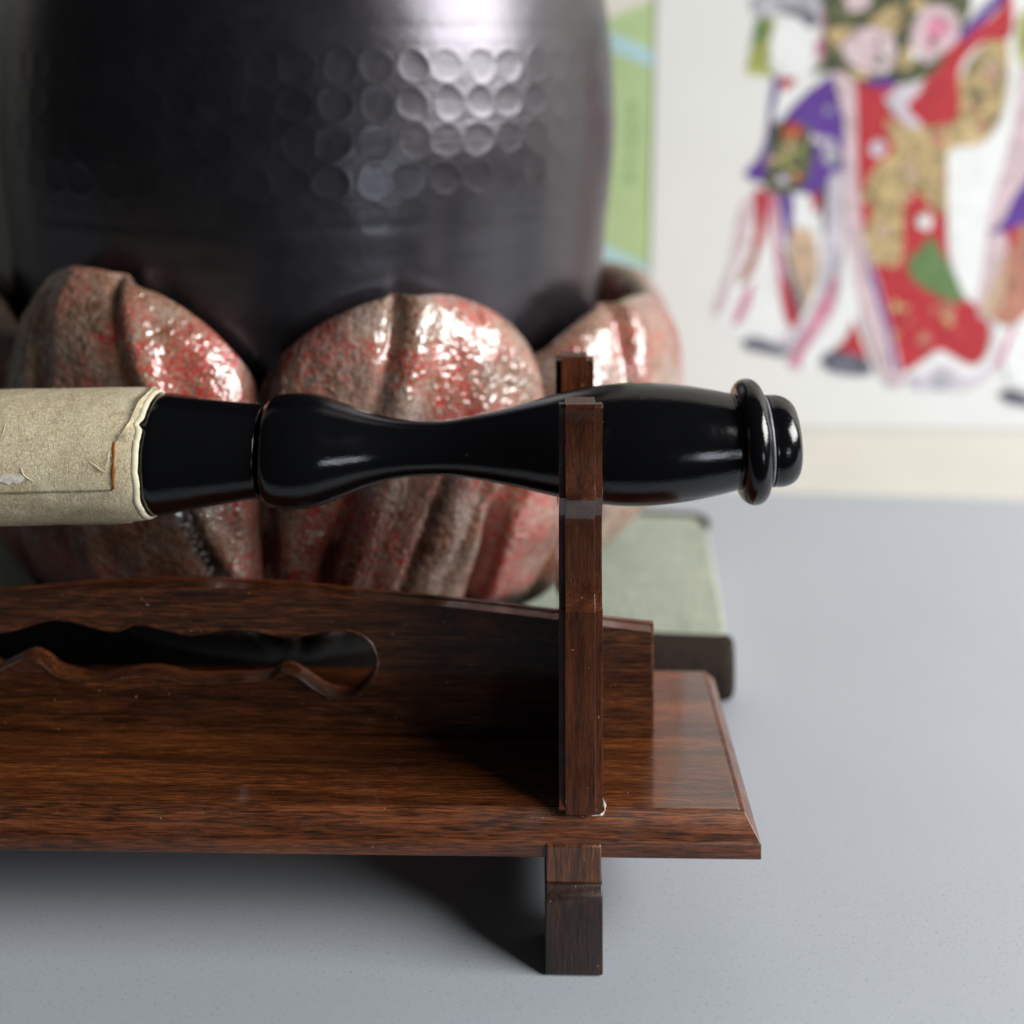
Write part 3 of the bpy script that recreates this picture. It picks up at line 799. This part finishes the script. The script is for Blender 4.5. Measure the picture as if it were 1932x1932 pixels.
# uprights (cradle with two prongs)
def upright(name, xa, xb, zn, rn, yc, mat):
    """profile in YZ, extruded along X, with a rebate on both long edges"""
    front = catmull([(302.3, ZP), (303.2, 55), (304.2, 72), (303.0, 89.5)], 3)[:-1] + catmull([(302.8, 90), (306.0, 95), (306.6, 111), (302.8, 118.6)], 3)[:-1] + \
            catmull([(302.9, 119), (305.4, 127), (304.6, 138), (302.6, 143.4), (303.2, 144.2)], 3)
    zt = 144.2
    notch = [(308.6, zt), (309.4, zt - 1.5), (309.4, zn + rn * 0.9)]
    for k in range(1, 12):
        a = math.pi + math.pi * k / 12
        notch.append((yc + (yc - 309.4) * math.cos(a), zn + rn + rn * math.sin(a)))
    yr = 2 * yc - 309.4
    notch += [(yr, zn + rn * 0.9), (yr, zt - 1.5), (yr + 0.6, zt)]
    back = [(yr + 6.0, zt), (yr + 6.8, zt - 1), (yr + 7.2, 118), (yr + 5, 100), (yr + 6.5, 90), (yr + 8, 60), (yr + 8.2, ZP)]
    pl = front + notch + back
    n = len(pl)
    cy = sum(p[0] for p in pl) / n
    def inset(p, d):
        i = pl.index(p)
        a, b = Vector(pl[i-1]), Vector(pl[(i+1) % n])
        t = (b - a).normalized(); nn = Vector((t.y, -t.x))     # inward for this winding
        return (p[0] + nn.x * d, p[1] + nn.y * d)
    # three layers: rebated edge, full centre, rebated edge
    secs = [(xa - 1.7, 1.3), (xa - 0.05, 1.3), (xa, 0), (xb, 0), (xb + 0.05, 1.3), (xb + 2.0, 1.3)]
    v = []
    for x, d in secs:
        for p in pl:
            q = inset(p, d) if d else p
            z = max(q[1], ZP + 0.1)
            v.append((x, q[0], z))
    f = []
    for s in range(len(secs) - 1):
        for i in range(n):
            j = (i + 1) % n
            f.append((s*n + i, s*n + j, (s+1)*n + j, (s+1)*n + i))
    tess = tessellate_polygon([[Vector((p[1], p[2], 0)) for p in v[:n]]])
    for t in tess: f.append(tuple(t))
    tess = tessellate_polygon([[Vector((p[1], p[2], 0)) for p in v[-n:]]])
    L0 = (len(secs) - 1) * n
    for t in tess: f.append(tuple(i + L0 for i in t))
    o = sobj(name, v, f, mat)
    import bmesh
    bm = bmesh.new(); bm.from_mesh(o.data); bmesh.ops.recalc_face_normals(bm, faces=bm.faces); bm.to_mesh(o.data); bm.free()
    bevel(o, 0.3, 2, 35)
    return o
upright('upright', 13.9, 21.6, 110.2, 17.0, 328.4, WOOD_V)
upright('upright', -209.5, -201.8, 100.2, 19.6, 331.0, WOOD_V)

# feet
def foot(xa, xb):
    pl = [(297.2, 0.25), (296.8, 0.8), (296.9, 18.2), (297.3, 20.2), (298.6, 21.6), (299.3, 22.2)]
    full = pl + [(375, 22.2), (376.6, 21), (377, 0.8), (376.6, 0.25), (360, 0.25), (356, 6), (316, 6), (312, 0.25)]
    n = len(full)
    v = [(xa, y, z) for y, z in full] + [(xb, y, z) for y, z in full]
    f = [(i, (i+1) % n, n + (i+1) % n, n + i) for i in range(n)]
    for t in tessellate_polygon([[Vector((p[0], p[1], 0)) for p in full]]):
        f.append(tuple(t)); f.append(tuple(i + n for i in t))
    o = sobj('foot', v, f, WOOD_END)
    import bmesh
    bm = bmesh.new(); bm.from_mesh(o.data); bmesh.ops.recalc_face_normals(bm, faces=bm.faces); bm.to_mesh(o.data); bm.free()
    bevel(o, 0.4, 2, 30)
    ne = box('foot_neck', xa + 0.2, xb - 0.25, 299.2, 373.5, 22.1, 31.9, WOOD_NECK, None, 0.5)
    ne.data.transform(SM); ne.parent = stand
foot(8.6, 23.2)
foot(-211.0, -196.4)

# pale glue squeezed out at the joint of the upright
GLUE = plain('dried_glue', (0.38, 0.38, 0.34), 0.35, 900, 0.3, 0.4, 0.3)
v, f = [], []
path = [(20.6, 301.8), (22.3, 302.0), (23.6, 302.6), (24.1, 304.0), (24.0, 306.0), (23.8, 308.2), (23.6, 310.5)]
path = catmull(path, 4)
random.seed(4)
for k, (x, y) in enumerate(path):
    t = k / (len(path) - 1)
    r = (0.15 + t * 0.6 if t < 0.5 else 0.5 - 0.45 * abs(t - 0.66) / 0.34) * random.uniform(0.35, 1.4)
    if t > 0.95: r *= 0.3
    for j in range(7):
        a = j * math.tau / 7
        v.append((x + r * math.cos(a) * (0.3 if t < 0.5 else 1), y + r * math.cos(a) * (1 if t < 0.5 else 0.3), ZP + 0.3 + r * (1.0 if t < 0.5 else 1.6) * math.sin(a)))
for k in range(len(path) - 1):
    for j in range(7):
        f.append((k*7 + j, k*7 + (j+1) % 7, (k+1)*7 + (j+1) % 7, (k+1)*7 + j))
sobj('glue_bead', v, f, GLUE, smooth=True)

# ------------------------------------------------------------------ the turned rod
SC = 6.707
def S(px): return (px - 966) / SC
rod = empty('lacquered_rod', (0, 328.6, 124.3))
rod.rotation_euler = (0, math.radians(-1.55), math.radians(-1.03))
tag(rod, 'black lacquered turned wooden rod with a paper-wrapped end, lying across the dark stand', 'rod')
def lathe(name, prof, mat, parent, n=96, closed=True, jitter=None, a0=0.0, a1=math.tau):
    full = abs(a1 - a0 - math.tau) < 1e-6
    cnt = n if full else n + 1
    v = []
    for k in range(cnt):
        a = a0 + (a1 - a0) * k / n
        for j, (s, r) in enumerate(prof):
            if jitter: s, r = jitter(s, r, a, j)
            v.append((s, -r * math.cos(a), r * math.sin(a)))   # a = 0 faces the camera, +90 deg is up
    m_ = len(prof); f = []
    for k in range(n if full else n):
        k2 = (k + 1) % cnt
        for j in range(m_ - 1):
            f.append((k*m_ + j, k*m_ + j + 1, k2*m_ + j + 1, k2*m_ + j))
    if full and closed:
        if prof[0][1] > 0.01: f.append(tuple(k*m_ for k in range(cnt)))
        if prof[-1][1] > 0.01: f.append(tuple(k*m_ + m_ - 1 for k in range(cnt))[::-1])
    return mesh_obj(name, v, f, mat, parent, smooth=True)
def R(px): return px / SC * 0.945
# ferrule (tapering collar)
pf = [(S(284), R(98)), (S(285), R(112)), (S(290), R(114)), (S(294), R(113.5)), (S(297), R(115.5)), (S(306), R(116.5))] + \
     catmull([(S(310), R(116.5)), (S(350), R(110)), (S(400), R(102)), (S(450), R(94.5)), (S(485), R(89.5)), (S(492), R(88)), (S(495), R(84)), (S(497), R(78))], 4)
fer = lathe('ferrule', pf, LACQ, rod)
gp = catmull([(S(497.5), R(74)), (S(499), R(86)), (S(504), R(97)), (S(518), R(106)), (S(545), R(110.5)), (S(575), R(110)), (S(610), R(103)), (S(650), R(88)), (S(700), R(69)), (S(750), R(57)), (S(800), R(53)), (S(850), R(54)), (S(900), R(62)), (S(960), R(74.5)), (S(1020), R(90)), (S(1080), R(104)), (S(1140), R(113.5)), (S(1190), R(117)), (S(1240), R(115.5)), (S(1300), R(109)), (S(1350), R(99.5)), (S(1380), R(92.5)), (S(1386), R(91.5)), (S(1389), R(93))], 6)
lathe('grip', gp, LACQ, rod)
rg = [(S(1389), R(85))] + [(S(1414 - 26 * math.cos(math.pi * k / 20)), R(93 + 27 * math.sin(math.pi * k / 20))) for k in range(0, 21)] + [(S(1441), R(82))]
lathe('ring', rg, LACQ, rod)
cl = [(S(1440), R(70)), (S(1440.5), R(88)), (S(1444), R(89.5)), (S(1447), R(87)), (S(1448), R(70))]
GREYL = plain('worn_grey_rim', (0.16, 0.165, 0.19), 0.35, 700, 0.5, 0.2)
lathe('collar', cl, GREYL, rod)
cp = catmull([(S(1447.5), R(60)), (S(1448), R(85)), (S(1455), R(87)), (S(1470), R(86.5)), (S(1484), R(82)), (S(1495), R(73)), (S(1501), R(60)), (S(1504), R(40)), (S(1505), R(15)), (S(1505), R(0.0))], 6)
lathe('end_cap', cp, LACQ, rod)

# paper sleeve with a ragged end, and the overlapping outer sheet
def jit(s, r, a, j):
    nz = noise.noise(Vector((s * 0.06, math.cos(a) * 1.5, math.sin(a) * 1.5)))
    n2 = noise.noise(Vector((s * 0.3, math.cos(a) * 5, math.sin(a) * 5 + 4)))
    r += 0.30 * nz + 0.10 * n2
    if s > S(270):
        e = noise.noise(Vector((math.cos(a) * 3 + 7, math.sin(a) * 3, 0)))
        e2 = noise.noise(Vector((math.cos(a) * 12 + 7, math.sin(a) * 12, 5)))
        s += (0.40 * e + 0.12 * e2) * min(1, (s - S(270)) / 2)
        if s > S(285): pass
        nick = math.exp(-((a - 0.80) / 0.06) ** 2)
        s -= 1.1 * nick
    return s, r
ps = [(S(-760) + k * (S(286) - S(-760)) / 168, R(127.5)) for k in range(168)]
ps = [(s, r * (1 - 0.036 * max(0, (s - S(215)) / (S(286) - S(215))) ** 2)) for s, r in ps]
ps += [(S(287), R(120.5)), (S(286), R(117)), (S(270), R(110))]
PEDGE = PAPER2
lathe('paper_sleeve', ps, PAPER2, rod, n=140, jitter=jit)
def jit2(s, r, a, j):
    s2, r2 = jit(s, r, a, 0)
    if s > S(235):
        s = s + 0.5 * noise.noise(Vector((a * 3, 2, 5))) + 0.25 * noise.noise(Vector((a * 14, 2, 5)))
        up = max(0, math.sin(a) - 0.35)
        s += (up * 7.5) * min(1.0, (s - S(235)) / 1.5)
    return s, r2 + (r - R(127.5)) if False else r2
aseam = -math.radians(12)
po = [(S(-760) + k * (S(248) - S(-760)) / 150, R(130.2)) for k in range(151)]
po = [(s, r * (1 - 0.012 * max(0, (s - S(200)) / 7) ** 2)) for s, r in po] + [(S(248.4), R(129.2)), (S(248.2), R(126.5))]
ov = lathe('paper_overlap', po, PAPER, rod, n=110, jitter=jit2, a0=aseam, a1=aseam + math.radians(300))
so = ov.modifiers.new('thickness', 'SOLIDIFY'); so.thickness = 0.0002; so.offset = -1
# cream torn rim where the inner layer shows
RIM = plain('torn_paper_rim', (0.62, 0.57, 0.42), 0.8, 300, 0.15, 0.2)
def jr(s, r, a, j):
    e = noise.noise(Vector((math.cos(a) * 3 + 7, math.sin(a) * 3, 0))); e2 = noise.noise(Vector((math.cos(a) * 12 + 7, math.sin(a) * 12, 5)))
    s += 0.40 * e + 0.12 * e2 + 0.08 * noise.noise(Vector((a * 9, j, 1)))
    s -= 1.1 * math.exp(-((a - 0.80) / 0.06) ** 2)
    return s, r + 0.12 * noise.noise(Vector((a * 11, j, 3)))
rm_ = [(S(281), R(122.0)), (S(284), R(123.6)), (S(288), R(123.2)), (S(291.5), R(121.0)), (S(293), R(118.8)), (S(291), R(116.8)), (S(286), R(116.4))]
lathe('torn_edge', rm_, RIM, rod, n=220, jitter=jr, closed=False)
# brown glue stain strip at the edge of the overlap
STAIN = plain('brown_glue_stain', (0.26, 0.10, 0.02), 0.5, 500, 0.4, 0.2)
def js(s, r, a, j):
    return s + 0.35 * noise.noise(Vector((a * 6, j, 9))) + 0.5 * noise.noise(Vector((a * 3, 2, 5))), r
st = [(S(248.5), R(128.6)), (S(250), R(129.4)), (S(253.0), R(129.0)), (S(254), R(127.0))]
lathe('glue_stain', st, STAIN, rod, n=40, jitter=js, closed=False, a0=aseam + 0.03, a1=aseam + 0.72)
# loose fibres on the paper
FIB = plain('paper_fibre', (0.66, 0.60, 0.42), 0.7)
random.seed(11)
fibs = [(85, 835, 5.5, -75, 3), (210, 830, 5.0, -35, 2.5), (245, 810, 6, -110, 4), (255, 800, 4, 20, 3), (20, 905, 4, -70, 2), (170, 905, 3, 30, 2), (268, 782, 4, -70, 4), (232, 770, 4, 50, 4), (120, 770, 4, 10, 3), (40, 790, 3.5, 60, 3)]
v, f = [], []
for px, py, ln, ang, cur in fibs:
    s = S(px); h = (858 - py) / SC
    pts = []
    a = math.radians(ang); 
    for k in range(9):
        pts.append((s, h))
        s += ln / 8 * math.cos(a); h -= ln / 8 * -math.sin(a)
        a += math.radians(cur * random.uniform(-6, 9))
    b0 = len(v)
    for k, (s, h) in enumerate(pts):
        h = max(-17, min(18.5, h))
        rr = R(131.9)
        yy = -math.sqrt(max(1, rr * rr - h * h))
        wv = 0.09 * (1 - abs(k - 4) / 5.5)
        for dx, dz, dy in ((-wv, -wv, 0.12), (0, 0, -wv * 1.6), (wv, wv, 0.12)):
            v.append((s + dx, yy + dy, h + dz * 0.6))
    for k in range(8):
        for j in range(2):
            f.append((b0 + k*3 + j, b0 + (k+1)*3 + j, b0 + (k+1)*3 + j + 1, b0 + k*3 + j + 1))
mesh_obj('paper_fibre', v, f, FIB, rod, smooth=True)

# a small pale worn spot on the paper
random.seed(5)
ring_ = [(S(66) + 3.6 * (1 + 0.22 * random.uniform(-1, 1)) * math.cos(k * math.tau / 18), -4.7 + 1.35 * (1 + 0.3 * random.uniform(-1, 1)) * math.sin(k * math.tau / 18)) for k in range(18)]
v = [(S(66), -math.sqrt(R(132.2) ** 2 - 4.7 ** 2), -4.7)] + [(x, -math.sqrt(R(131.6) ** 2 - z * z), z) for x, z in ring_]
# tilt the spot up to the height at which it faces the viewer
ca, sa = math.cos(math.radians(-16)), math.sin(math.radians(-16))
v = [(x, y * ca - z * sa, y * sa + z * ca) for x, y, z in v]
mesh_obj('worn_spot', v, [(0, k + 1, (k + 1) % 18 + 1) for k in range(18)], plain('worn_paper_spot', (0.74, 0.71, 0.62), 0.8, 900, 0.3, 0.3), rod, smooth=True)
